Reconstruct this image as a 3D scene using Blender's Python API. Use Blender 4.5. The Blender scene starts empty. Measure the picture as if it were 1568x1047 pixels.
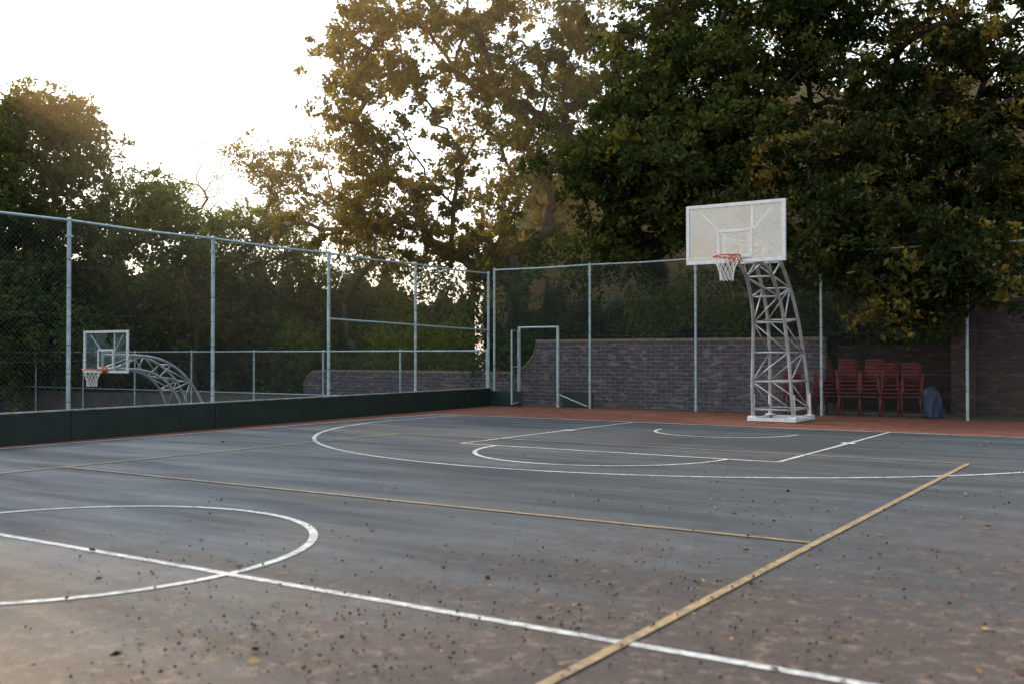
import bpy, math, random
import numpy as np
from mathutils import Vector, Matrix
rng=np.random.default_rng(7); random.seed(7)
scene=bpy.context.scene
# ------------------------------------------------------------------ camera
CAM=np.array([6.6432,-4.2243,1.3372]); YAW=-0.5805; PITCH=0.0136
cam=bpy.data.cameras.new("camera"); co=bpy.data.objects.new("camera",cam); scene.collection.objects.link(co)
f=Vector((math.sin(YAW)*math.cos(PITCH),math.cos(YAW)*math.cos(PITCH),math.sin(PITCH)))
r=Vector((math.cos(YAW),-math.sin(YAW),0)); u=r.cross(f)
co.matrix_world=Matrix(((r.x,u.x,-f.x,CAM[0]),(r.y,u.y,-f.y,CAM[1]),(r.z,u.z,-f.z,CAM[2]),(0,0,0,1)))
cam.lens=1546.9/1568*36; cam.sensor_width=36; cam.clip_end=2000
cam.dof.use_dof=True; cam.dof.focus_distance=21; cam.dof.aperture_fstop=2.0
scene.camera=co
scene.view_settings.view_transform='Standard'; scene.view_settings.look='None'; scene.view_settings.exposure=0
# image coordinates: pixel column (b), pixel row (e), distance (s) from camera -> world
def S(b,e,s):
    k=(b-784)/1547.
    return np.array([6.6432+s*(-.548+.836*k),-4.2243+s*(.836+.548*k),1.337+(543.5-e)/1547.*s])
# ------------------------------------------------------------------ helpers
class MB:
    def __init__(s): s.v=[];s.f=[];s.m=[]
    def add(s,v,f,m=0):
        o=len(s.v); s.v+= [tuple(map(float,x)) for x in v]; s.f+=[tuple(i+o for i in q) for q in f]; s.m+=[m]*len(f)
    def tube(s,pts,rad,n=8,m=0,closed=False):
        P=[Vector(tuple(map(float,p))) for p in pts]; N=len(P)
        if not hasattr(rad,'__len__'): rad=[rad]*N
        vs=[];t0=None;up=None
        for i,p in enumerate(P):
            a=P[(i-1)%N] if (i>0 or closed) else p; b=P[(i+1)%N] if (i<N-1 or closed) else p
            t=(b-a).normalized()
            if up is None:
                up=t.orthogonal().normalized()
            else:
                up=(up-t*up.dot(t)); up=up.normalized() if up.length>1e-6 else t.orthogonal().normalized()
            w=t.cross(up)
            for k in range(n):
                an=2*math.pi*k/n; vs.append(p+(up*math.cos(an)+w*math.sin(an))*rad[i])
        fs=[]
        for i in range(N if closed else N-1):
            j=(i+1)%N
            for k in range(n): fs.append((i*n+k,i*n+(k+1)%n,j*n+(k+1)%n,j*n+k))
        if not closed: fs.append(tuple(range(n))[::-1]); fs.append(tuple((N-1)*n+k for k in range(n)))
        s.add(vs,fs,m)
    def box(s,c,d,m=0,M=None):
        x,y,z=[a/2 for a in d]
        v=[Vector((i*x,j*y,k*z)) for i in(-1,1) for j in(-1,1) for k in(-1,1)]
        if M is not None: v=[M@a for a in v]
        v=[a+Vector(tuple(map(float,c))) for a in v]
        s.add(v,[(0,1,3,2),(4,6,7,5),(0,4,5,1),(2,3,7,6),(0,2,6,4),(1,5,7,3)],m)
    def build(s,name,mats,smooth=False,parent=None,bevel=0):
        me=bpy.data.meshes.new(name); me.from_pydata(s.v,[],s.f)
        for m in mats: me.materials.append(m)
        me.polygons.foreach_set("material_index",s.m)
        me.polygons.foreach_set("use_smooth",[smooth]*len(s.f)); me.update()
        o=bpy.data.objects.new(name,me); scene.collection.objects.link(o)
        if bevel:
            b=o.modifiers.new("bevel",'BEVEL'); b.width=bevel; b.segments=2; b.limit_method='ANGLE'
        if parent: o.parent=parent
        return o
def empty(name):
    o=bpy.data.objects.new(name,None); scene.collection.objects.link(o); return o
class NT:
    def __init__(s,name):
        s.mat=bpy.data.materials.new(name); s.mat.use_nodes=True; s.t=s.mat.node_tree; s.t.nodes.clear()
        s.out=s.t.nodes.new('ShaderNodeOutputMaterial')
    def n(s,ty,**kw):
        x=s.t.nodes.new(ty)
        for k,v in kw.items():
            if k in x.inputs.keys(): x.inputs[k].default_value=v
            else: setattr(x,k,v)
        return x
    def l(s,a,b): s.t.links.new(a,b)
    def noise(s,vec,scale,detail=4,rough=.55):
        x=s.n('ShaderNodeTexNoise'); x.inputs['Scale'].default_value=scale; x.inputs['Detail'].default_value=detail; x.inputs['Roughness'].default_value=rough
        s.l(vec,x.inputs['Vector']); return x.outputs['Fac']
    def ramp(s,fac,stops):
        x=s.n('ShaderNodeValToRGB'); e=x.color_ramp.elements
        while len(e)<len(stops): e.new(.5)
        for i,(p,c) in enumerate(stops):
            e[i].position=p; e[i].color=(c if hasattr(c,'__len__') else (c,c,c))+((1,) if (not hasattr(c,'__len__') or len(c)==3) else ())
        s.l(fac,x.inputs['Fac']); return x.outputs['Color']
    def mix(s,fac,a,b,mode='MIX'):
        x=s.n('ShaderNodeMix',data_type='RGBA',blend_type=mode)
        for sock,val in((x.inputs[0],fac),(x.inputs[6],a),(x.inputs[7],b)):
            if hasattr(val,'links'): s.l(val,sock)
            else: sock.default_value=val if not hasattr(val,'__len__') else tuple(val)+((1,) if len(val)==3 else ())
        return x.outputs[2]
    def math(s,op,a,b=0,clamp=False):
        x=s.n('ShaderNodeMath',operation=op,use_clamp=clamp)
        for i,val in enumerate((a,b)):
            if hasattr(val,'links'): s.l(val,x.inputs[i])
            else: x.inputs[i].default_value=val
        return x.outputs[0]
    def coord(s): return s.n('ShaderNodeTexCoord').outputs['Object']
    def mapping(s,vec,scale=(1,1,1),rot=(0,0,0)):
        x=s.n('ShaderNodeMapping'); x.inputs['Scale'].default_value=scale; x.inputs['Rotation'].default_value=rot; s.l(vec,x.inputs['Vector']); return x.outputs[0]
    def finish(s,color,rough=.6,metal=0,bump=None,bstr=.3,bdist=.01,spec=.5):
        p=s.n('ShaderNodeBsdfPrincipled')
        for sock,val in(('Base Color',color),('Roughness',rough),('Metallic',metal),('Specular IOR Level',spec)):
            if hasattr(val,'links'): s.l(val,p.inputs[sock])
            else: p.inputs[sock].default_value=val if not hasattr(val,'__len__') else tuple(val)+((1,) if len(val)==3 else ())
        if bump is not None:
            b=s.n('ShaderNodeBump'); b.inputs['Strength'].default_value=bstr; b.inputs['Distance'].default_value=bdist
            s.l(bump,b.inputs['Height']); s.l(b.outputs[0],p.inputs['Normal'])
        s.l(p.outputs[0],s.out.inputs['Surface']); return s.mat
def paint(name,c,rough=.5,metal=0,var=.35,scale=6,c2=None):
    t=NT(name); v=t.coord(); n=t.noise(v,scale,5,.6)
    dark=tuple(x*(1-var) for x in c) if c2 is None else c2
    return t.finish(t.mix(t.ramp(n,[(.35,0.),(.65,1.)]),dark,c),rough,metal,bump=t.noise(v,scale*12),bstr=.1)
# ------------------------------------------------------------------ materials
def court_mat():
    t=NT("court_asphalt"); v=t.coord()
    big=t.noise(v,.35,4); fine=t.noise(v,60,4,.7); mid=t.noise(v,3.2,6,.65)
    st=t.noise(t.mapping(v,(.20,1.3,1),(0,0,math.radians(-12))),1.1,5,.6)
    c=t.mix(t.ramp(st,[(.40,0.),(.63,1.)]),(.017,.026,.033),(.090,.106,.115))
    c=t.mix(t.ramp(mid,[(.38,0.),(.7,.6)]),c,(.015,.021,.027))
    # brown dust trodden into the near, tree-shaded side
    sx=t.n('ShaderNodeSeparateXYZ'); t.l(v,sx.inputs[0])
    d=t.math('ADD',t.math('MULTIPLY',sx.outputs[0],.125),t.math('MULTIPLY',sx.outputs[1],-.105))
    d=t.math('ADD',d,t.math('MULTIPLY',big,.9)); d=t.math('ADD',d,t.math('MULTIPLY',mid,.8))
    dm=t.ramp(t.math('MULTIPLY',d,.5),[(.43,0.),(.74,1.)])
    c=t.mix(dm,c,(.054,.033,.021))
    sp=t.noise(v,7,7,.85)
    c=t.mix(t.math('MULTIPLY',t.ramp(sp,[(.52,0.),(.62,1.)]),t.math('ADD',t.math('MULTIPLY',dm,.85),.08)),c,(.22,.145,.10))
    sp2=t.noise(v,15,5,.85)
    c=t.mix(t.ramp(sp2,[(.32,.85),(.45,0.)]),c,(.012,.012,.012))
    c=t.mix(t.ramp(fine,[(.3,0.),(.8,.4)]),c,(.115,.115,.115))
    rg=t.ramp(st,[(.3,.78),(.7,.48)])
    return t.finish(c,rg,0,bump=t.math('ADD',fine,t.math('MULTIPLY',sp,1.4)),bstr=.5,bdist=.006,spec=.38)
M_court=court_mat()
def red_mat():
    t=NT("red_acrylic"); v=t.coord(); n=t.noise(v,2.5,6,.6); fi=t.noise(v,50,4)
    c=t.mix(t.ramp(n,[(.3,0.),(.7,1.)]),(.13,.045,.028),(.24,.085,.05)); c=t.mix(t.ramp(t.noise(v,7,5,.75),[(.5,0.),(.7,.6)]),c,(.10,.06,.04))
    return t.finish(c,.8,0,bump=fi,bstr=.2,bdist=.004,spec=.25)
M_red=red_mat()
def line_mat(name,c,worn):
    t=NT(name); v=t.coord(); n=t.noise(v,14,6,.75); g=t.noise(v,1.3,3)
    w=t.ramp(t.math('ADD',t.math('MULTIPLY',n,.75),t.math('MULTIPLY',g,.3)),[(.45,0.),(.63,.95)])
    return t.finish(t.mix(w,c,worn),.6)
M_white=line_mat("white_line_paint",(.66,.66,.63),(.20,.20,.19))
M_yel=line_mat("yellow_line_paint",(.42,.29,.13),(.14,.11,.075))
def earth_mat():
    t=NT("leafy_earth"); v=t.coord(); n=t.noise(v,1.5,6,.7); fi=t.noise(v,22,5,.7)
    c=t.mix(t.ramp(n,[(.35,0.),(.65,1.)]),(.06,.045,.03),(.05,.065,.025)); c=t.mix(t.ramp(fi,[(.45,0.),(.7,.7)]),c,(.14,.09,.05))
    return t.finish(c,.9,bump=fi,bstr=.6,bdist=.03)
M_earth=earth_mat()
def brick_mat(name,c1,c2,mortar,tint):
    t=NT(name); v=t.coord(); s=t.n('ShaderNodeSeparateXYZ'); t.l(v,s.inputs[0]); cb=t.n('ShaderNodeCombineXYZ')
    t.l(t.math('ADD',s.outputs[0],s.outputs[1]),cb.inputs[0]); t.l(s.outputs[2],cb.inputs[1])
    b=t.n('ShaderNodeTexBrick'); t.l(cb.outputs[0],b.inputs['Vector'])
    for k,val in(('Scale',1),('Mortar Size',.009),('Brick Width',.29),('Row Height',.10),('Bias',-.1),('Mortar Smooth',.2)): b.inputs[k].default_value=val
    b.inputs['Color1'].default_value=c1+(1,); b.inputs['Color2'].default_value=c2+(1,); b.inputs['Mortar'].default_value=mortar+(1,)
    n=t.noise(v,1.6,5,.65); n2=t.noise(t.mapping(v,(2.6,2.6,9.5)),1,2)
    c=t.mix(t.ramp(n2,[(.45,0.),(.58,.75)]),b.outputs['Color'],tint)
    c=t.mix(t.ramp(t.noise(t.mapping(v,(3.1,3.1,10.2)),1.1,2),[(.56,0.),(.62,.9)]),c,tuple(2.2*x for x in c1))
    c=t.mix(t.math('MULTIPLY',b.outputs['Fac'],.7),c,mortar)
    c=t.mix(t.ramp(n,[(.35,.5),(.7,0.)]),c,(.04,.037,.037))
    bm=t.math('SUBTRACT',t.math('MULTIPLY',t.noise(v,40),.3),b.outputs['Fac'])
    return t.finish(c,.85,bump=bm,bstr=.8,bdist=.015)
M_brick=brick_mat("grey_brick",(.13,.095,.09),(.04,.045,.065),(.23,.23,.23),(.045,.053,.08))
M_brick2=brick_mat("red_brick",(.060,.028,.021),(.030,.019,.017),(.055,.048,.044),(.024,.017,.016))
M_cap=paint("brick_coping",(.28,.21,.17),.85,var=.6,scale=14)
M_galv=paint("galvanised_steel",(.46,.61,.63),.45,.25,var=.35,scale=9)
M_wire=paint("galvanised_wire",(.12,.15,.15),.6,.3)
M_green=paint("green_board_paint",(.010,.032,.022),.6,var=.4,scale=3)
M_greencap=paint("board_cap_strip",(.42,.44,.38),.6,var=.5)
M_whitepaint=paint("white_metal_paint",(.88,.89,.88),.4,var=.16,scale=9,c2=(.72,.72,.70))
M_mast=paint("mast_shaded_grey_paint",(.54,.56,.57),.4,.15,var=.4,scale=5)  # grey, darker than the base: shade on the upper mast put into the colour
M_orange=paint("orange_rim_paint",(.60,.12,.04),.45,var=.3)
M_net=paint("net_cord",(.82,.81,.77),.8,var=.1)
M_red_pl=paint("red_plastic",(.20,.026,.022),.5,var=.5,scale=5)
M_blue=paint("blue_tarpaulin",(.004,.035,.10),.5,var=.6,scale=8)
M_conc=paint("retaining_concrete",(.14,.135,.125),.85,var=.5,scale=2)
def glass_mat(name,op,gl):
    t=NT(name); v=t.coord()
    tr=t.n('ShaderNodeBsdfTransparent'); tr.inputs[0].default_value=(.90,.95,.93,1)
    d=t.n('ShaderNodeBsdfDiffuse'); d.inputs[0].default_value=(.58,.77,.80,1)
    tl=t.n('ShaderNodeBsdfTranslucent'); tl.inputs[0].default_value=(.58,.77,.80,1)
    g=t.n('ShaderNodeBsdfGlossy'); g.inputs['Roughness'].default_value=.06; g.inputs[0].default_value=(.9,.9,.9,1)
    m0=t.n('ShaderNodeMixShader'); m0.inputs[0].default_value=.3; t.l(d.outputs[0],m0.inputs[1]); t.l(tl.outputs[0],m0.inputs[2])
    m1=t.n('ShaderNodeMixShader'); t.l(t.ramp(t.noise(v,1.7,4),[(.35,max(0,op-.16)),(.65,op+.12)]),m1.inputs[0]); t.l(tr.outputs[0],m1.inputs[1]); t.l(m0.outputs[0],m1.inputs[2])
    m2=t.n('ShaderNodeMixShader'); m2.inputs[0].default_value=gl; t.l(m1.outputs[0],m2.inputs[1]); t.l(g.outputs[0],m2.inputs[2])
    t.l(m2.outputs[0],t.out.inputs['Surface']); return t.mat
M_glassA=glass_mat("milky_acrylic",.26,.17); M_glassB=glass_mat("clear_acrylic",.02,.02)
def leaf_mat(name,dark,light,gold,trans=.4):
    t=NT(name); a=t.n('ShaderNodeAttribute'); a.attribute_name="tint"
    c=t.ramp(a.outputs['Fac'],[(0.,dark),(.6,light),(1.,gold)])
    d=t.n('ShaderNodeBsdfDiffuse'); tl=t.n('ShaderNodeBsdfTranslucent')
    t.l(c,d.inputs[0]); t.l(t.mix(1,c,(1.7,1.45,.7),'MULTIPLY'),tl.inputs[0])
    m=t.n('ShaderNodeMixShader'); m.inputs[0].default_value=trans; t.l(d.outputs[0],m.inputs[1]); t.l(tl.outputs[0],m.inputs[2])
    t.l(m.outputs[0],t.out.inputs['Surface']); return t.mat
M_leaf_mid=leaf_mat("glow_tinted_leaf",(.055,.068,.020),(.16,.14,.042),(.40,.27,.085),.5)  # warm, pale leaf colour mimics the backlit glow on the centre trees
M_leaf_oak=leaf_mat("oak_leaf",(.020,.038,.012),(.080,.10,.030),(.26,.21,.05),.3)
M_leaf_oak2=leaf_mat("shaded_oak_leaf",(.012,.023,.009),(.050,.062,.020),(.26,.19,.045),.25)  # darker copy of the oak leaf, with far-right shade put into its colour
M_leaf_dk=leaf_mat("shade_leaf",(.022,.046,.016),(.065,.100,.030),(.13,.15,.045),.3)
M_leaf_br=leaf_mat("bright_leaf",(.05,.09,.02),(.15,.19,.045),(.28,.28,.07),.45)
M_flower=paint("pink_flower",(.5,.12,.25),.7)
M_bark=paint("bark",(.075,.055,.042),.95,var=.5,scale=5)
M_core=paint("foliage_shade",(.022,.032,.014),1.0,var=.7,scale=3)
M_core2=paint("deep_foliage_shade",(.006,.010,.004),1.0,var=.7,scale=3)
M_litter=leaf_mat("fallen_leaf",(.030,.018,.012),(.15,.08,.033),(.46,.28,.10),.1)
M_berry=paint("dark_seed",(.030,.018,.014),.7)
# ------------------------------------------------------------------ ground
g=MB(); B=600.; x0,x1,y0,y1=-34.,-8.95,-40.,18.75; zl=-2.05
xs=[-B,x0,x1,B]; ys=[-B,y0,y1,B]
vv=[(x,y,-.012) for y in ys for x in xs]
g.add(vv,[(j*4+i,j*4+i+1,(j+1)*4+i+1,(j+1)*4+i) for j in range(3) for i in range(3) if not(i==1 and j==1)],0)
g.add([(x0,y0,zl),(x1,y0,zl),(x1,y1,zl),(x0,y1,zl)],[(0,1,2,3)],1)
g.add([(x0,y0,zl),(x1,y0,zl),(x1,y1,zl),(x0,y1,zl),(x0,y0,-.012),(x1,y0,-.012),(x1,y1,-.012),(x0,y1,-.012)],[(0,4,5,1),(1,5,6,2),(2,6,7,3),(3,7,4,0)],2)
g.build("ground",[M_earth,M_court,M_conc])
c=MB(); c.add([(-8.95,-30,0),(14,-30,0),(14,18.7,0),(-8.95,18.7,0)],[(0,1,2,3)],0); c.build("court_surround_pavement",[M_red])
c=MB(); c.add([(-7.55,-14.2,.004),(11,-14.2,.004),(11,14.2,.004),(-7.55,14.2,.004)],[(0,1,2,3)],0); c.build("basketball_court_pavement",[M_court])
# ---- painted lines
L=MB()
def strip(p,q,w,z,m):
    p=Vector(p);q=Vector(q);d=(q-p).normalized();n=Vector((-d.y,d.x))*w/2
    L.add([(p.x+n.x,p.y+n.y,z),(p.x-n.x,p.y-n.y,z),(q.x-n.x,q.y-n.y,z),(q.x+n.x,q.y+n.y,z)],[(0,1,2,3)],m)
def arc(cx,cy,R,a0,a1,w,z,m,n=72):
    vs=[];fs=[]
    for i in range(n+1):
        a=math.radians(a0+(a1-a0)*i/n)
        for rr in(R-w/2,R+w/2): vs.append((cx+rr*math.cos(a),cy+rr*math.sin(a),z))
    L.add(vs,[(2*i,2*i+1,2*i+3,2*i+2) for i in range(n)],m)
W=.062; Z=.008
strip((-7.5,0),(7.5,0),W,Z,0); arc(0,0,1.8,0,360,W,Z+.0012,0,96)
strip((-7.5,14.17),(7.5,14.17),W,Z,0); strip((-7.5,-14.17),(-7.5,14.14),W,Z,0); strip((7.5,-14.17),(7.5,14.14),W,Z,0)
strip((-2.47,8.24),(2.47,8.24),W,Z,0)
for x in(-2.47,2.47):
    strip((x,8.27),(x,14.14),W,Z+.0008,0)
    strip((x,11.4),(x,11.62),.20,Z+.002,0)
arc(0,8.24,1.8,180,360,W,Z+.0012,0)
arc(-.3,12.3,6.58,180,360,W,Z+.0016,0,120); strip((-6.88,12.3),(-6.88,14.14),W,Z,0); strip((6.28,12.3),(6.28,14.14),W,Z,0)
arc(.06,12.7,1.25,180,360,W,Z+.0012,0)
Z2=.0115
for x in(-4.5,4.5): strip((x,-9.3),(x,9.3),.058,Z2,1)
for y in(-9.3,9.3): strip((-4.46,y),(4.46,y),.045,Z2+.001,1)
for y in(-2.97,2.97): strip((-4.46,y),(4.46,y),.05,Z2+.001,1)
L.build("court_line_markings",[M_white,M_yel])
# ------------------------------------------------------------------ fences
def wires(mb,p0,p1,z0,z1,sp=.085,rw=.0014,m=1):
    p0=Vector(p0);p1=Vector(p1);Ln=(p1-p0).length;d=(p1-p0)/Ln;H=z1-z0;nn=Vector((-d.y,d.x))
    k=-H; vs=[];fs=[]
    while k<Ln:
        for sgn,off in((1,.002),(-1,-.002)):
            a=max(k,0);b=min(k+H,Ln)
            if b-a>.02:
                ns=max(1,int((b-a)/.3)); dx=d*rw*1.4; o=len(vs)
                for i in range(ns+1):
                    s_=a+(b-a)*i/ns; z=z0+(s_-k) if sgn>0 else z1-(s_-k); q=p0+d*s_+nn*off
                    vs+=[(q.x-dx.x,q.y-dx.y,z),(q.x+dx.x,q.y+dx.y,z)]
                fs+=[(o+2*i,o+2*i+1,o+2*i+3,o+2*i+2) for i in range(ns)]
        k+=sp
    mb.add(vs,fs,m)
def post(mb,x,y,z0,z1,rr=.03):
    mb.tube([(x,y,z0),(x,y,z1)],rr,10,0); mb.tube([(x,y,z1),(x,y,z1+.02),(x,y,z1+.05)],[rr*1.25,rr*1.25,rr*.5],10,0)
    mb.box((x,y,z1-.25),(rr*2.6,rr*2.6,.03),0)
    for zz in np.arange(z0+.6,z1-.3,.45): mb.tube([(x,y,zz),(x,y,zz+.012)],rr*1.12,8,1)
LP=[(-7.62,-1.0),(-7.80,2.25),(-8.0,5.3),(-8.18,8.32),(-8.37,11.57),(-8.56,14.74),(-8.77,18.12)]
fl=MB()
for i,(x,y) in enumerate(LP): post(fl,x,y,0,3.45+.015*i,.034)
for (a,b),i in zip(zip(LP[:-1],LP[1:]),range(9)):
    za=3.45+.015*i; mid=((a[0]+b[0])/2,(a[1]+b[1])/2)
    fl.tube([(a[0],a[1],za),(mid[0],mid[1],za-.012),(b[0],b[1],za+.015)],.021,8,0)
    wires(fl,a,b,.5,za)
    for zz in(1.25,2.0,2.75): fl.tube([(a[0],a[1],zz),(mid[0],mid[1],zz-.01),(b[0],b[1],zz)],.003,4,1)
fl.tube([(-8.36,11.57,2.12),(-8.77,18.12,2.02)],.02,8,0)
fl.build("chain_link_fence",[M_galv,M_wire])
RY=18.45; fr=MB()
RX=[-8.8,-5.85,-2.96,.04,3.05,6.05,9.05]
for x in RX: post(fr,x,RY,0,3.66,.032)
for a,b in zip(RX[:-1],RX[1:]):
    fr.tube([(a,RY,3.66),((a+b)/2,RY,3.645),(b,RY,3.66)],.02,8,0); wires(fr,(a,RY),(b,RY),.06,3.64)
    for zz in(.1,.95,1.85,2.75): fr.tube([(a,RY,zz),((a+b)/2,RY,zz-.015),(b,RY,zz)],.003,4,1)
fr.build("chain_link_fence",[M_galv,M_wire])
fb=MB(); x=-8.95
while x>-34:
    post(fb,x,18.3,-2.05,1.47,.03)
    if x-3>-34: fb.tube([(x,18.3,1.47),(x-3,18.3,1.47)],.022,8,0); wires(fb,(x-3,18.3),(x,18.3),-2,1.46); fb.tube([(x,18.3,.15),(x-3,18.3,.15)],.015,6,0)
    x-=3.02
fb.build("chain_link_fence",[M_galv,M_wire])
gt=MB()
gt.tube([(-7.9,18.3,0),(-7.9,18.3,2.1)],.04,10,0); gt.tube([(-6.71,18.3,0),(-6.71,18.3,2.1)],.04,10,0)
gt.tube([(-7.9,18.3,2.08),(-6.71,18.3,2.08)],.025,8,0)
gx,gy=-7.9,18.22; ex,ey=-7.42,17.2
gt.tube([(gx+.02,gy,.12),(gx+.02,gy,1.98),(ex,ey,1.98),(ex,ey,.12)],.022,8,0,closed=True)
gt.tube([(gx+.02,gy,1.05),(ex,ey,1.05)],.016,8,0); wires(gt,(gx,gy),(ex,ey),.14,1.96)
gt.tube([(-6.7,18.3,.35),(-5.9,18.4,.05)],.018,6,0)
gt.build("fence_gate",[M_galv,M_wire])
bd=MB()
for a,b in zip(LP[:-1],LP[1:]):
    A=Vector(a);Bv=Vector(b);d=Bv-A;Ln=d.length;ang=math.atan2(d.y,d.x);M=Matrix.Rotation(ang,3,'Z')
    off=Vector((math.sin(ang),-math.cos(ang)))*.06; cc=(A+Bv)/2+off
    bd.box((cc.x,cc.y,.235),(Ln-.012,.03,.47),0,M); bd.box((cc.x,cc.y,.484),(Ln-.006,.05,.025),1,M)
bd.box((-8.25,18.2,.2),(1.0,.03,.4),0); bd.box((-6.3,18.62,.2),(.9,.03,.4),0)
bd.build("green_kick_board",[M_green,M_greencap],bevel=.004)
# ------------------------------------------------------------------ brick walls
bw=MB(); Y=19.5; T=.11
prof=[(-16.9,.35),(-16.75,.62),(-16.5,.78),(-16.2,.82)]; prof+=[(-9.0,.82)]
for i in range(1,11):
    a=i/10; prof.append((-9.0+.95*math.sin(a*math.pi/2),.82+.88*(1-math.cos(a*math.pi/2))))
prof.append((-.15,1.70))
for (xa,za),(xb,zb) in zip(prof[:-1],prof[1:]):
    bw.add([(xa,Y-T,-.1),(xb,Y-T,-.1),(xb,Y-T,zb),(xa,Y-T,za),(xa,Y+T,-.1),(xb,Y+T,-.1),(xb,Y+T,zb),(xa,Y+T,za)],[(0,1,2,3),(5,4,7,6),(3,2,6,7)],0)
    bw.add([(xa,Y-T-.02,za+.003),(xb,Y-T-.02,zb+.003),(xb,Y-T-.02,zb+.078),(xa,Y-T-.02,za+.078),(xa,Y+T+.02,za+.003),(xb,Y+T+.02,zb+.003),(xb,Y+T+.02,zb+.078),(xa,Y+T+.02,za+.078)],[(0,1,2,3),(5,4,7,6),(3,2,6,7),(0,4,5,1)],1)
bw.add([(-.15,Y-T,-.1),(-.15,Y+T,-.1),(-.15,Y+T,1.7),(-.15,Y-T,1.7)],[(0,1,2,3)],0)
bw.build("brick_garden_wall",[M_brick,M_cap])
b2=MB(); b2.box((1.2,22.2,.8),(3.6,.22,1.6),0); b2.box((6.6,20.3,1.25),(8.2,.24,2.5),0); b2.box((2.72,20.25,1.3),(.5,.5,2.6),0); b2.box((6.7,20.3,2.56),(8.2,.34,.1),1)
b2.box((2.6,21.3,1.2),(.24,1.55,2.4),0)
b2.build("red_brick_wall",[M_brick2,M_brick2])
# ------------------------------------------------------------------ basketball hoops
def interp(P,n=14):
    P=[np.array(p,float) for p in P]; out=[]
    Q=[2*P[0]-P[1]]+P+[2*P[-1]-P[-2]]
    for i in range(1,len(Q)-2):
        for k in range(n):
            t=k/n; a,b,c_,d=Q[i-1],Q[i],Q[i+1],Q[i+2]
            out.append(.5*((2*b)+(-a+c_)*t+(2*a-5*b+4*c_-d)*t*t+(-a+3*b-3*c_+d)*t**3))
    out.append(P[-1]); return out
def hoop(ox,oy,oz,glass,xb=-.2,sy=1.):
    root=empty("basketball_hoop"); root.location=(ox,oy,oz)
    fb_=MB(); w,h,z0=.91,1.06,2.96
    for zz in(z0+.03,z0+h-.03): fb_.box((0,0,zz),(2*w,.045,.06),0)
    for xx in(-w+.03,w-.03): fb_.box((xx,0,z0+h/2),(.06,.045,h-.12-.002),0)
    ix,iz0,iz1=.30,z0+.12,z0+.57
    for zz in(iz0,iz1): fb_.box((0,-.013,zz),(2*ix+.05,.008,.05),0)
    for xx in(-ix,ix): fb_.box((xx,-.013,(iz0+iz1)/2),(.05,.008,iz1-iz0-.052),0)
    fb_.box((.30,.035,z0+h/2),(.03,.02,h-.12),0)
    fb_.build("board_frame",[M_whitepaint],parent=root,bevel=.003)
    gl=MB(); gl.box((0,0,z0+h/2),(2*w-.122,.012,h-.122),0); gl.build("board_panel",[glass],parent=root)
    rm=MB(); ring=[(.225*math.cos(a),-.39+.225*math.sin(a),3.05) for a in np.linspace(0,2*math.pi,33)[:-1]]
    rm.tube(ring,.013,8,0,closed=True)
    rm.tube([(ring[11][0],ring[11][1]+.0,3.045),(-.14,-.02,2.99)],.009,6,0); rm.tube([(ring[5][0],ring[5][1],3.045),(.14,-.02,2.99)],.009,6,0)
    rm.box((0,-.09,3.03),(.20,.15,.012),0); rm.box((0,-.027,3.03),(.20,.012,.16),0)
    for k in range(12):
        a=2*math.pi*k/12; rm.tube([(.225*math.cos(a),-.39+.225*math.sin(a),3.04),(.215*math.cos(a),-.39+.215*math.sin(a),3.02)],.005,5,0)
    rm.build("rim",[M_orange],True,parent=root)
    nt=MB(); K=12; lv=[(0,.222,3.03),(1,.19,2.95),(2,.155,2.87),(3,.13,2.79),(4,.115,2.71),(5,.12,2.63)]
    def npnt(i,k):
        q,rr,z=lv[i]; a=2*math.pi*(k+.5*(i%2))/K; wob=.008*math.sin(k*2.1+i); return ((rr+wob)*math.cos(a),-.39+(rr+wob)*math.sin(a),z-.012*abs(math.sin(k*1.3)))
    for i in range(5):
        for k in range(K):
            nt.tube([npnt(i,k),npnt(i+1,k if i%2==0 else k+1)],.0048,5,0)
            nt.tube([npnt(i,k),npnt(i+1,k-1 if i%2==0 else k)],.0048,5,0)
    nt.build("net",[M_net],parent=root)
    ms=MB(); 
    FY=[(3.05,.02),(2.95,.7),(2.85,1.4),(2.62,2.1),(2.15,2.65),(1.35,2.98),(.1,3.08)]
    BY=[(4.1,.02),(4.05,.7),(3.85,1.4),(3.45,2.2),(2.75,2.9),(1.7,3.32),(.1,3.42)]
    WX=[.42,.40,.36,.31,.27,.24,.22]
    xc=[xb,xb,xb*.95,xb*.85,xb*.7,xb*.35,0]
    ch={}
    for sname,prof_ in(('f',FY),('b',BY)):
        for sx in(-1,1):
            pts=[(xc[i]+sx*WX[i],prof_[i][0]*sy,prof_[i][1]) for i in range(7)]
            cv=interp(pts,6); ch[(sname,sx)]=cv; ms.tube(cv,.036,8,0)
    n=len(ch[('f',1)]); stp=5
    for i in range(2,n-1,stp):
        j=min(i+stp,n-1)
        q=lambda s,x_,k:ch[(s,x_)][k]
        for s in('f','b'):
            ms.tube([q(s,-1,i),q(s,1,i)],.019,6,0)
            ms.tube([q(s,-1 if (i//stp)%2 else 1,i),q(s,1 if (i//stp)%2 else -1,j)],.015,6,0)
        for x_ in(-1,1):
            ms.tube([q('f',x_,i),q('b',x_,i)],.019,6,0)
            a,b=('f','b') if (i//stp)%2 else ('b','f')
            ms.tube([q(a,x_,i),q(b,x_,j)],.015,6,0)
    ms.build("curved_truss_mast",[M_mast],True,parent=root)
    bs=MB()
    for y in(2.98*sy,4.17*sy): bs.box((xb,y,.045),(1.0,.12,.07),0)
    for x_ in(-.46,.46): bs.box((xb+x_,3.575*sy,.04),(.08,1.06*sy,.06),0)
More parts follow.
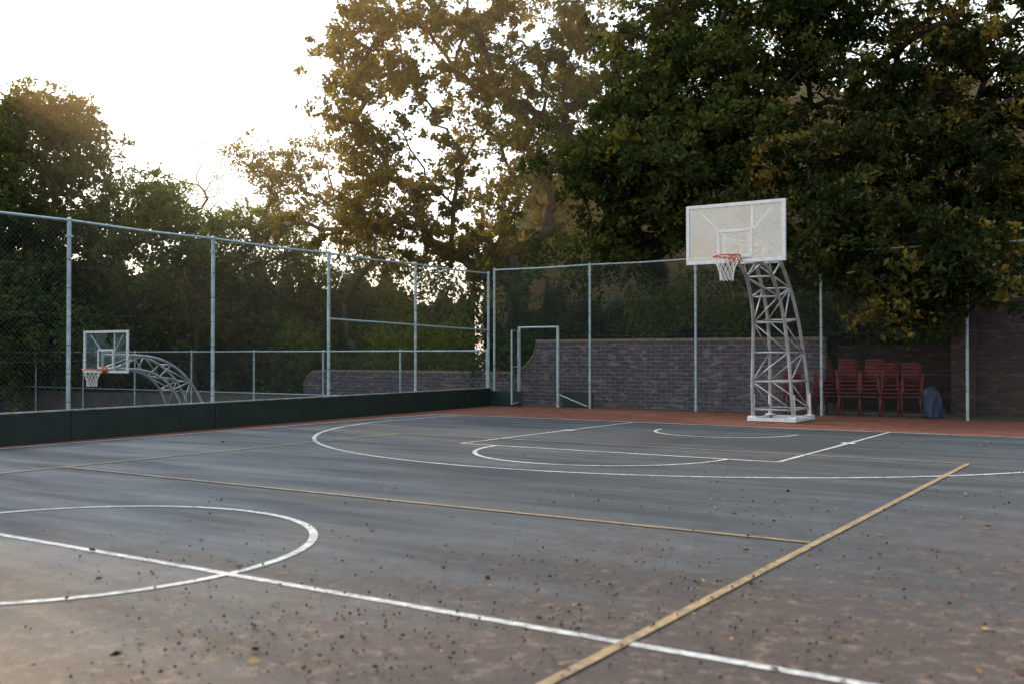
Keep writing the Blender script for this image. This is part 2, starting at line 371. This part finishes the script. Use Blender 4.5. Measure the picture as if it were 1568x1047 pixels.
    for x_ in(-.42,.42):
        for y in(3.05*sy,4.1*sy):
            bs.box((xb+x_,y,.095),(.17,.17,.028),0)
            bs.tube([(xb+x_,y,.1),(xb+x_*.985,y-.02,.55)],.041,8,0)
    bs.build("base_frame",[M_whitepaint],parent=root,bevel=.004)
    br=MB()
    for x_ in(-.22,.22):
        br.box((x_,.06,3.25),(.05,.05,.5),0)
        br.tube([(x_,.08,3.45),(x_*3,.03,3.9)],.016,6,0)
    br.build("board_bracket",[M_mast],parent=root)
    return root
hoop(.19,12.76,0.004,M_glassA,-.36)
hoop(-15.95,11.5,-2.05,M_glassB,-.05,sy=.80)
# ------------------------------------------------------------------ chairs
def chair_stack(x,y,n,rot):
    mb=MB(); R=Matrix.Rotation(rot,3,'Z')
    def P(a,i): 
        v=R@Vector((a[0],a[1]+i*.035,a[2]+i*.085)); return (x+v.x,y+v.y,v.z)
    for i in range(n):
        for sx in(-1,1):
            mb.tube([P((sx*.25,-.22,.0),i),P((sx*.21,-.19,.43),i)],[.018,.024],6,0)
            mb.tube([P((sx*.24,.25,.0),i),P((sx*.20,.19,.43),i),P((sx*.205,.25,.62),i),P((sx*.20,.31,.86),i)],[.018,.024,.022,.02],6,0)
            mb.tube([P((sx*.21,-.19,.43),i),P((sx*.27,-.16,.62),i),P((sx*.27,.1,.65),i),P((sx*.215,.26,.64),i)],[.018,.022,.022,.018],6,0)
        vs=[];N=6
        for hz in(.43,.405):
            for a in range(N+1):
                for b in range(N+1):
                    px=-.23+.46*a/N; py=-.22+.42*b/N; pz=hz-.02*math.sin(math.pi*a/N)*math.sin(math.pi*b/N); vs.append(P((px,py,pz),i))
        o=(N+1)**2; fs=[]
        for a in range(N):
            for b in range(N):
                q=(a*(N+1)+b,(a+1)*(N+1)+b,(a+1)*(N+1)+b+1,a*(N+1)+b+1); fs.append(q); fs.append(tuple(k+o for k in q)[::-1])
        rim=[a*(N+1) for a in range(N+1)]+[N*(N+1)+b for b in range(1,N+1)]+[a*(N+1)+N for a in range(N-1,-1,-1)]+[b for b in range(N-1,0,-1)]
        for k in range(len(rim)): p_,q_=rim[k],rim[(k+1)%len(rim)]; fs.append((p_,p_+o,q_+o,q_))
        mb.add(vs,fs,0)
        for k in range(5):
            px=-.14+.07*k; mb.tube([P((px,.2,.45),i),P((px,.26,.62),i),P((px*1.05,.305,.80),i)],.014,5,0)
        for zz in(.78,.84,.89): mb.tube([P((-.205,.30,zz-.015),i),P((-.1,.325,zz),i),P((.1,.325,zz),i),P((.205,.30,zz-.015),i)],.03,6,0)
        mb.tube([P((-.2,.235,.55),i),P((.2,.235,.55),i)],.016,6,0)
    return mb.build("red_plastic_chair_stack",[M_red_pl],True)
for x,y,n,ro in((-.75,19.05,2,.5),(-.02,19.25,5,.65),(.42,19.3,5,.3),(.89,19.4,5,.05),(1.29,19.45,4,.3),(1.68,19.6,4,.15)):
    chair_stack(x,y,n,ro)
tb=MB(); nu,nv=18,10; vs=[]
for i in range(nv+1):
    t_=i/nv
    for k in range(nu):
        a=2*math.pi*k/nu; rr=(.17*math.sqrt(max(0,1-t_**2.2))+.02)*(1+.22*math.sin(3*a+4*t_)+.12*math.sin(7*a-5*t_)); vs.append((2.22+rr*1.1*math.cos(a),19.15+rr*.8*math.sin(a),t_*.68+.05*math.sin(2*a)*(1-t_)*t_))
tb.add(vs,[(i*nu+k,i*nu+(k+1)%nu,(i+1)*nu+(k+1)%nu,(i+1)*nu+k) for i in range(nv) for k in range(nu)]+[tuple(nv*nu+k for k in range(nu))],0)
tb.build("blue_tarpaulin_bundle",[M_blue],False)
# ------------------------------------------------------------------ foliage
def leaves_mesh(C,size,tint,asp=.55,droop=.25,flat=None):
    N=len(C); a=rng.normal(size=(N,3)); a[:,2]-=droop
    if flat is not None: a[:,2]*=flat
    a/=np.linalg.norm(a,axis=1)[:,None]
    b=rng.normal(size=(N,3))
    if flat is not None: b[:,2]*=flat
    b-=a*(a*b).sum(1)[:,None]; b/=np.linalg.norm(b,axis=1)[:,None]
    s=size*rng.uniform(.6,1.35,N); a*=s[:,None]; b*=(s*asp)[:,None]
    V=np.stack([C-a*.5,C+b*.5-a*.05,C+a*.5,C-b*.5-a*.05],1).reshape(-1,3)
    return V,np.repeat(tint,4)
def foliage_object(name,V,T,mats,branch=None,extra=None,matid=None):
    bv=np.array(branch.v,float).reshape(-1,3) if branch and len(branch.v) else np.zeros((0,3))
    bf=branch.f if branch else []
    nl=len(V)//4; nb=len(bv)
    me=bpy.data.meshes.new(name)
    allv=np.concatenate([V,bv]); me.vertices.add(len(allv)); me.vertices.foreach_set("co",allv.ravel())
    lt=np.concatenate([np.full(nl,4),np.array([len(q) for q in bf],int)]).astype(np.int32)
    loops=np.concatenate([np.arange(nl*4),np.array([i+nl*4 for q in bf for i in q],int)]).astype(np.int32)
    ls=np.concatenate([[0],np.cumsum(lt)[:-1]]).astype(np.int32)
    me.loops.add(len(loops)); me.loops.foreach_set("vertex_index",loops)
    me.polygons.add(len(lt)); me.polygons.foreach_set("loop_start",ls); me.polygons.foreach_set("loop_total",lt)
    for m in mats: me.materials.append(m)
    mi=np.concatenate([np.zeros(nl,int) if matid is None else matid,np.array(branch.m if branch else [],int)+1]).astype(np.int32)
    me.polygons.foreach_set("material_index",mi)
    me.update(calc_edges=True); me.validate()
    at=me.attributes.new("tint",'FLOAT','POINT'); at.data.foreach_set("value",np.concatenate([T,np.full(nb,.3)]).astype(np.float32))
    o=bpy.data.objects.new(name,me); scene.collection.objects.link(o); return o
def blob_points(blobs,mind=.0):
    out=[]
    for b,e,s,rad,n in blobs:
        c0=S(b,e,s); d=rng.normal(size=(n,3)); d/=np.linalg.norm(d,axis=1)[:,None]; rr=rad*rng.uniform(.15,1,n)**(1/2.4)
        out.append(c0+d*rr[:,None]*np.array([1,1,.85]))
    return np.concatenate(out)
def tree(name,base,fork_h,pts,leaf,size,per,sig,tip=.014,lean=(0,0),tmean=.35,tv=(.15,.11)):
    base=np.array(base,float); top=base+np.array([lean[0],lean[1],fork_h])
    nodes=[base]; par=[-1]
    for k in range(1,6):
        t=k/5; nodes.append(base+(top-base)*t+np.append(rng.normal(size=2)*.08,0)); par.append(k-1)
    main=5
    order=np.argsort(np.linalg.norm(pts-top,axis=1)); ends=[]
    for idx in order:
        p=pts[idx]; A=np.array(nodes[2:]); 
        dd=np.linalg.norm(A-p,axis=1)+.9*np.maximum(0,A[:,2]-p[2]+.1)
        j=int(np.argmin(dd))+2; q=nodes[j]; L_=np.linalg.norm(p-q); nseg=max(2,int(L_/.7))
        prev=j
        for k in range(1,nseg+1):
            t=k/nseg; w=q+(p-q)*t; w=w+rng.normal(size=3)*.07*L_**.5*(1 if k<nseg else 0)+np.array([0,0,.10*L_*math.sin(math.pi*t)])
            nodes.append(w); par.append(prev); prev=len(nodes)-1
        ends.append(prev)
    cnt=np.zeros(len(nodes))
    for e in ends:
        k=e
        while k>=0: cnt[k]+=1; k=par[k]
    rad=tip*np.maximum(cnt,1)**.47
    br=MB()
    for k in range(1,len(nodes)):
        pk=par[k]; ra=rad[pk] if cnt[pk]<cnt[k]*2.2 or pk<=main else rad[k]*1.25
        if pk==0: ra*=1.5
        br.tube([nodes[pk],nodes[k]],[ra,rad[k]],7 if rad[k]>.05 else 4,0)
    E=np.array([nodes[e] for e in ends]); Ne=len(E)
    npl=np.maximum(20,(per*rng.uniform(.5,1.5,Ne)).astype(int))
    cl=np.repeat(np.arange(Ne),npl); sg=sig*rng.uniform(.7,1.3,Ne)
    tw=rng.normal(size=(Ne,7,3))*sg[:,None,None]*np.array([1,1,.7])
    which=rng.integers(0,7,len(cl))
    C=E[cl]+tw[cl,which]+rng.normal(size=(len(cl),3))*(sg[cl]*.30)[:,None]*np.array([1,1,.8])
    ct=rng.normal(tmean,tv[0],Ne)
    T=np.clip(ct[cl]+rng.normal(0,tv[1],len(cl)),0,1)
    V,TT=leaves_mesh(C,size,T)
    return foliage_object(name,V,TT,[leaf,M_bark],br)
def mass(name,cols,leaf,size,per,sig,tmean=.35,core=None,pos=None,layers=2,drop=.9,rag=.35):
    pts=[];cr=MB(); core=core or M_core
    B0=[c_[0] for c_ in cols]
    if pos is None:
        pos=lambda b,s: S(b,543.5,s); bs_=np.arange(min(B0),max(B0),sig*1547/cols[0][2]*1.5); top=lambda te,s:1.337+(543.5-te)/1547*s; jit=sig*14
    else:
        bs_=np.arange(min(B0),max(B0),sig*1.5); top=lambda te,s:te; jit=sig*.4
    grid=[]
    for b in bs_:
        te=np.interp(b,B0,[c_[1] for c_ in cols]); s=np.interp(b,B0,[c_[2] for c_ in cols])
        ztop=top(te,s)+rag*(math.sin(b*.047)+math.sin(b*.021+2)); z=.2
        zt=ztop+rng.normal()*rag
        while z<zt:
            for lay in range(layers):
                bulge=.8*math.sin(b*.021+z*1.1)+.6*math.sin(b*.008-z*.7)
                p=pos(b+rng.normal()*jit,s+lay*1.3+bulge+rng.normal()*.5+.12*z); p[2]=z+rng.normal()*.25; 
                if lay and z>zt-.3: continue
                pts.append(p)
            z+=sig*1.35
        grid.append((b,s,ztop))
    E=np.array(pts); Ne=len(E)
    npl=(per*rng.uniform(.5,1.5,Ne)).astype(int); cl=np.repeat(np.arange(Ne),npl); sg=sig*rng.uniform(.7,1.35,Ne)
    tw=rng.normal(size=(Ne,6,3))*sg[:,None,None]*.75
    C=E[cl]+tw[cl,rng.integers(0,6,len(cl))]+rng.normal(size=(len(cl),3))*(sg[cl]*.32)[:,None]
    hrel=rng.normal(tmean,.17,Ne); T=np.clip(hrel[cl]+rng.normal(0,.12,len(cl)),0,1)
    V,TT=leaves_mesh(C,size,T)
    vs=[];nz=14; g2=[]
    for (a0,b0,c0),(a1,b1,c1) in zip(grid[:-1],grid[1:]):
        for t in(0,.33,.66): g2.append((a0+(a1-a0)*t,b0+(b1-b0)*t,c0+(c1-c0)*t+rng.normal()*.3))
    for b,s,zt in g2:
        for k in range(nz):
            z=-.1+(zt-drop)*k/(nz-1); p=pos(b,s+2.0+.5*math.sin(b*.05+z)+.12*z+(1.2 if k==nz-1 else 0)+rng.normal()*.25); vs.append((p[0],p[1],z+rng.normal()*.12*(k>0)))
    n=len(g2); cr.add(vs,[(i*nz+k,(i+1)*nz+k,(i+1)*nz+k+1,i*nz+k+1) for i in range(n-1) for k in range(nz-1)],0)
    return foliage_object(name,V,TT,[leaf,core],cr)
midp=blob_points([(700,40,33,2.6,34),(600,80,33,2.0,18),(540,40,33,1.2,10),(800,60,34,2.6,38),(890,110,34,2.0,30),(555,170,32,1.2,12),(530,110,32.5,1.0,9),(650,220,32,1.6,9),(760,180,34,2.2,24),(850,240,34,1.9,28),(600,300,32,1.6,12),(540,270,32,1.4,12),(520,340,31.5,1.2,9),(700,330,33,1.8,17),(640,370,32,1.3,10),(800,330,34,1.9,26),(700,-70,34,3,30),(850,-60,34,3,36),(600,-20,34,1.8,14),(740,400,33,1.2,12)])
tree("glow_tinted_broadleaf_tree",S(785,543.5,33)*[1,1,0],4.6,midp,M_leaf_mid,.16,225,.33,tip=.016,tmean=.45,tv=(.20,.10))
airy=blob_points([(400,250,36,.9,10),(440,290,36,1.0,10),(480,245,36,.9,9),(430,330,36,1.0,7),(500,320,36,1.1,12),(550,350,36,1.0,12),(590,390,36,1.0,10),(370,240,36,.5,4)])
tree("slender_branching_tree",S(560,543.5,36)*[1,1,0],3.2,airy,M_leaf_mid,.13,130,.34,tip=.014,lean=(-.6,-.4),tmean=.5)
tw=blob_points([(310,270,41,1.2,16),(290,300,41,.9,10),(190,260,43,1.0,10),(330,310,41,.9,9)])
tree("bare_twiggy_tree",S(312,543.5,41)*[1,1,0],4.0,tw,M_leaf_mid,.09,26,.3,tip=.011,tmean=.6)
lt=blob_points([(15,215,40,2.2,42),(80,225,40,1.9,34),(125,215,40,1.0,12),(-50,200,40,2.4,36),(120,290,40,1.7,28),(50,310,39,2.3,40),(-30,320,39,2.3,36),(170,340,39,1.3,16),(110,370,39,1.8,24),(20,400,39,2,30),(30,165,40.5,1.0,10),(100,180,40.5,.9,8)])
tree("dense_evergreen_tree",S(50,543.5,41)*[1,1,0],5,lt,M_leaf_dk,.165,210,.40,tip=.02,tmean=.62)
sh=blob_points([(240,300,38,.95,16),(235,335,38,1.1,16),(285,345,38,.8,10),(400,345,38,.9,12),(350,350,38,.8,10),(430,370,38,.9,10),(180,370,38,.9,8),(300,400,38,1.2,12),(380,410,38,1.1,10),(470,420,37.5,1.2,10)])
tree("bright_shrub_tree",S(300,543.5,38.5)*[1,1,0],4.0,sh,M_leaf_br,.14,230,.36,tip=.014,tmean=.42)
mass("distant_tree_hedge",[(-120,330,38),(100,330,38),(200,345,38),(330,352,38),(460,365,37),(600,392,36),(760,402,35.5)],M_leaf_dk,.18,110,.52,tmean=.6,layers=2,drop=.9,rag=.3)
mass("added_shade_tree_row",[(740,270,39),(850,140,39),(950,20,38),(1100,-20,37),(1300,-40,36),(1500,-40,35),(1700,-40,34)],M_leaf_dk,.26,55,.66,tmean=.1,core=M_core2,layers=1,drop=2.5)
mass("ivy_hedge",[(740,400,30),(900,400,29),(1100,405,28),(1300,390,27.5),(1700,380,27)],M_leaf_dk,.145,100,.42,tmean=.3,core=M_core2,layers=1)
# unseen tree row added left of the view to shade the court
mass("added_shade_tree_row",[(-30,15,0),(-5,16,0),(10,15.5,0),(15,13.5,0)],M_leaf_dk,.40,20,.8,tmean=.4,layers=1,pos=lambda y,o: np.array([-31.5-o,y,0.]))
oa=blob_points([(1000,240,26,1.7,34),(925,270,26,1.1,18),(880,260,26.5,.8,9),(1090,140,26,1.9,38),(1090,300,25,1.5,26),(1000,340,26,1.3,20),(930,350,26.5,1.0,10),(1000,90,27,1.5,26),(1060,10,27,1.8,28),(1180,60,26,2.0,38),(1150,200,25,1.5,26),(970,160,27,1.2,18),(1200,-60,26,2.2,26),(1050,-70,27,2,22)])
tree("oak_tree",S(1010,543.5,28.5)*[1,1,0],3.6,oa,M_leaf_oak,.165,205,.36,tip=.018,tmean=.42,tv=(.2,.12))
ob=blob_points([(1250,230,24,1.8,34),(1230,340,23.5,1.3,22),(1290,400,23.5,1.1,16),(1340,330,24,1.6,26),(1400,410,23.5,1.1,18),(1450,450,23,.6,8),(1380,440,23,.6,6),(1400,230,25,1.9,32),(1330,90,25,2.0,36),(1480,120,25,2.1,36),(1480,290,24.5,1.8,28),(1560,200,24,1.8,26),(1560,360,24,1.5,20),(1620,420,23,1.0,10),(1520,410,23,.9,10),(1400,-40,25,2.3,26),(1550,20,25,2.2,28),(1280,-40,25,1.8,18),(1210,420,24,.8,8),
 (1265,385,21.4,.55,6),(1330,420,21.0,.6,7),(1395,455,20.7,.5,6),(1465,430,20.4,.5,6),(1300,340,21.4,.7,8),(1420,370,20.9,.8,9),(1510,370,20.4,.7,8),(1360,470,20.9,.3,2)])
tree("oak_tree",S(1500,543.5,27)*[1,1,0],3.8,ob,M_leaf_oak2,.155,220,.32,tip=.016,tmean=.42,lean=(-.5,0),tv=(.22,.13))
sp=blob_points([(640,520,33,.9,16),(580,540,33,.8,12),(690,540,32,.8,14),(460,520,35,.7,8),(620,560,32,.5,8),(700,560,31.5,.4,6)])
E=sp; n_=150; cl=np.repeat(np.arange(len(E)),n_); C=E[cl]+rng.normal(size=(len(cl),3))*.28; C[:,2]=np.maximum(C[:,2],.05)
T=np.clip(rng.normal(.4,.2,len(cl)),0,1); V,TT=leaves_mesh(C,.11,T)
foliage_object("flowering_bush",V,TT,[M_leaf_br,M_flower],None,matid=(rng.random(len(cl))<.012).astype(int))
sp=blob_points([(1010,470,27,.6,12),(1050,450,27,.5,8),(1110,480,27,.6,10),(1000,500,27,.5,8)])
cl=np.repeat(np.arange(len(sp)),130); C=sp[cl]+rng.normal(size=(len(cl),3))*.24
V,TT=leaves_mesh(C,.10,np.clip(rng.normal(.25,.18,len(cl)),0,1)); foliage_object("garden_bush",V,TT,[M_leaf_br],None)
# ------------------------------------------------------------------ litter on the court
N=34000; X=rng.uniform(-7,10,N); Yy=rng.uniform(-4,18.6,N)
pat=np.sin(X*1.3+Yy*.7)+np.sin(X*.6-Yy*1.7+1)+np.sin(X*2.9+Yy*2.1)*.6
w=np.clip(.06+.085*(X-1.0)-.018*Yy+.08*pat+.12*np.exp(-((Yy+.3)/1.3)**2)*(X>1.5),.006,.9); w[Yy>17.6]=.9
k=rng.random(N)<w; X=X[k];Yy=Yy[k]
C=np.stack([X,Yy,rng.uniform(.014,.024,len(X))],1)
sz=.028*np.where(rng.random(len(X))<.09,1.8,rng.uniform(.5,1.15,len(X)))
V,TT=leaves_mesh(C,sz,np.clip(rng.normal(.42,.32,len(X)),0,1),asp=.65,droop=0,flat=.2)
V[:,2]=np.maximum(V[:,2],.0145)
foliage_object("fallen_leaves",V,TT,[M_litter],None)
sd=MB()
cc_=[(rng.normal(3.9,1.3),rng.normal(-.3,1.1)) for _ in range(110)]
for i in range(1500):
    if i%4==0: x,y=rng.uniform(-1,8),rng.normal(.6,2.2)
    else:
        q=cc_[rng.integers(0,110)]; x,y=q[0]+rng.normal()*.35,q[1]+rng.normal()*.35
    if y<-3.3 or (x-6.64)**2+(y+4.22)**2<5: continue
    rr=.003+.008*rng.random()**2; el_=rng.uniform(.6,1.8); an=rng.uniform(0,6.28); ca,sa=math.cos(an),math.sin(an)
    def Q(a,b,z): return (x+(a*ca-b*sa*1)*rr,y+(a*sa+b*ca)*rr,.0135+z*rr)
    vs=[Q(el_,0,.8),Q(.5,.8,.9),Q(-.6,.7,.8),Q(-el_,0,.9),Q(-.4,-.8,.8),Q(.6,-.7,.9),Q(0,0,1.9),Q(0,0,0)]
    sd.add(vs,[(j,(j+1)%6,6) for j in range(6)]+[((j+1)%6,j,7) for j in range(6)],0)
sd.build("fallen_seeds",[M_berry],False)
# ------------------------------------------------------------------ orange haze volume added to veil the trees in warm glow
hzm=MB(); nu,nv=32,16; vs=[];fs=[]
for i in range(nv+1):
    for k in range(nu):
        th=math.pi*i/nv; ph=2*math.pi*k/nu
        vs.append((-20+25*math.sin(th)*math.cos(ph),31+16*math.sin(th)*math.sin(ph),10+13*math.cos(th)))
for i in range(nv):
    for k in range(nu): fs.append((i*nu+k,(i+1)*nu+k,(i+1)*nu+(k+1)%nu,i*nu+(k+1)%nu))
hzm.add(vs,fs); ho=hzm.build("glow_haze",[],True)
hm=NT("warm_glow_haze"); vs_=hm.n('ShaderNodeVolumeScatter'); vs_.inputs['Color'].default_value=(1,.62,.32,1); vs_.inputs['Density'].default_value=.020; vs_.inputs['Anisotropy'].default_value=.45
hm.l(vs_.outputs[0],hm.out.inputs['Volume']); ho.data.materials.append(hm.mat)
# ------------------------------------------------------------------ light
az=math.radians(-80); el=math.radians(22)
w=bpy.data.worlds.new("World"); scene.world=w; w.use_nodes=True; nt=w.node_tree; nt.nodes.clear()
out=nt.nodes.new('ShaderNodeOutputWorld'); bg=nt.nodes.new('ShaderNodeBackground'); sky=nt.nodes.new('ShaderNodeTexSky')
sky.sky_type='NISHITA'; sky.sun_disc=False; sky.sun_elevation=el; sky.sun_rotation=az%(2*math.pi); sky.dust_density=3.0; sky.air_density=1.0
bg.inputs[1].default_value=.12
tc=nt.nodes.new('ShaderNodeTexCoord'); dp=nt.nodes.new('ShaderNodeVectorMath'); dp.operation='DOT_PRODUCT'
dp.inputs[1].default_value=(math.sin(az)*math.cos(el),math.cos(az)*math.cos(el),math.sin(el)); nt.links.new(tc.outputs['Generated'],dp.inputs[0])
mr=nt.nodes.new('ShaderNodeMapRange'); mr.inputs['From Min'].default_value=-.6; mr.inputs['From Max'].default_value=.6; mr.inputs['To Min'].default_value=3.8; mr.inputs['To Max'].default_value=17.0
nt.links.new(dp.outputs['Value'],mr.inputs['Value'])
sx=nt.nodes.new('ShaderNodeSeparateXYZ'); nt.links.new(tc.outputs['Generated'],sx.inputs[0])
cr=nt.nodes.new('ShaderNodeValToRGB'); e=cr.color_ramp.elements; e[0].position=.04; e[0].color=(.85,.50,.36,1); e[1].position=.27; e[1].color=(1,.95,.86,1)
e2=e.new(.55); e2.color=(.58,.68,.79,1)
nt.links.new(sx.outputs[2],cr.inputs[0])
mx=nt.nodes.new('ShaderNodeMix'); mx.data_type='RGBA'; mx.blend_type='MULTIPLY'; mx.inputs[0].default_value=1
nt.links.new(cr.outputs[0],mx.inputs[6]); nt.links.new(mr.outputs[0],mx.inputs[7])
ad=nt.nodes.new('ShaderNodeMix'); ad.data_type='RGBA'; ad.blend_type='ADD'; ad.inputs[0].default_value=1
nt.links.new(sky.outputs[0],ad.inputs[6]); nt.links.new(mx.outputs[2],ad.inputs[7]); nt.links.new(ad.outputs[2],bg.inputs[0]); nt.links.new(bg.outputs[0],out.inputs[0])
sl=bpy.data.lights.new("sun",'SUN'); sl.energy=5.0; sl.angle=math.radians(1.0); sl.color=(1,.74,.43)
so=bpy.data.objects.new("sun",sl); scene.collection.objects.link(so)
dv=Vector((math.sin(az)*math.cos(el),math.cos(az)*math.cos(el),math.sin(el))); so.rotation_euler=dv.to_track_quat('Z','Y').to_euler()
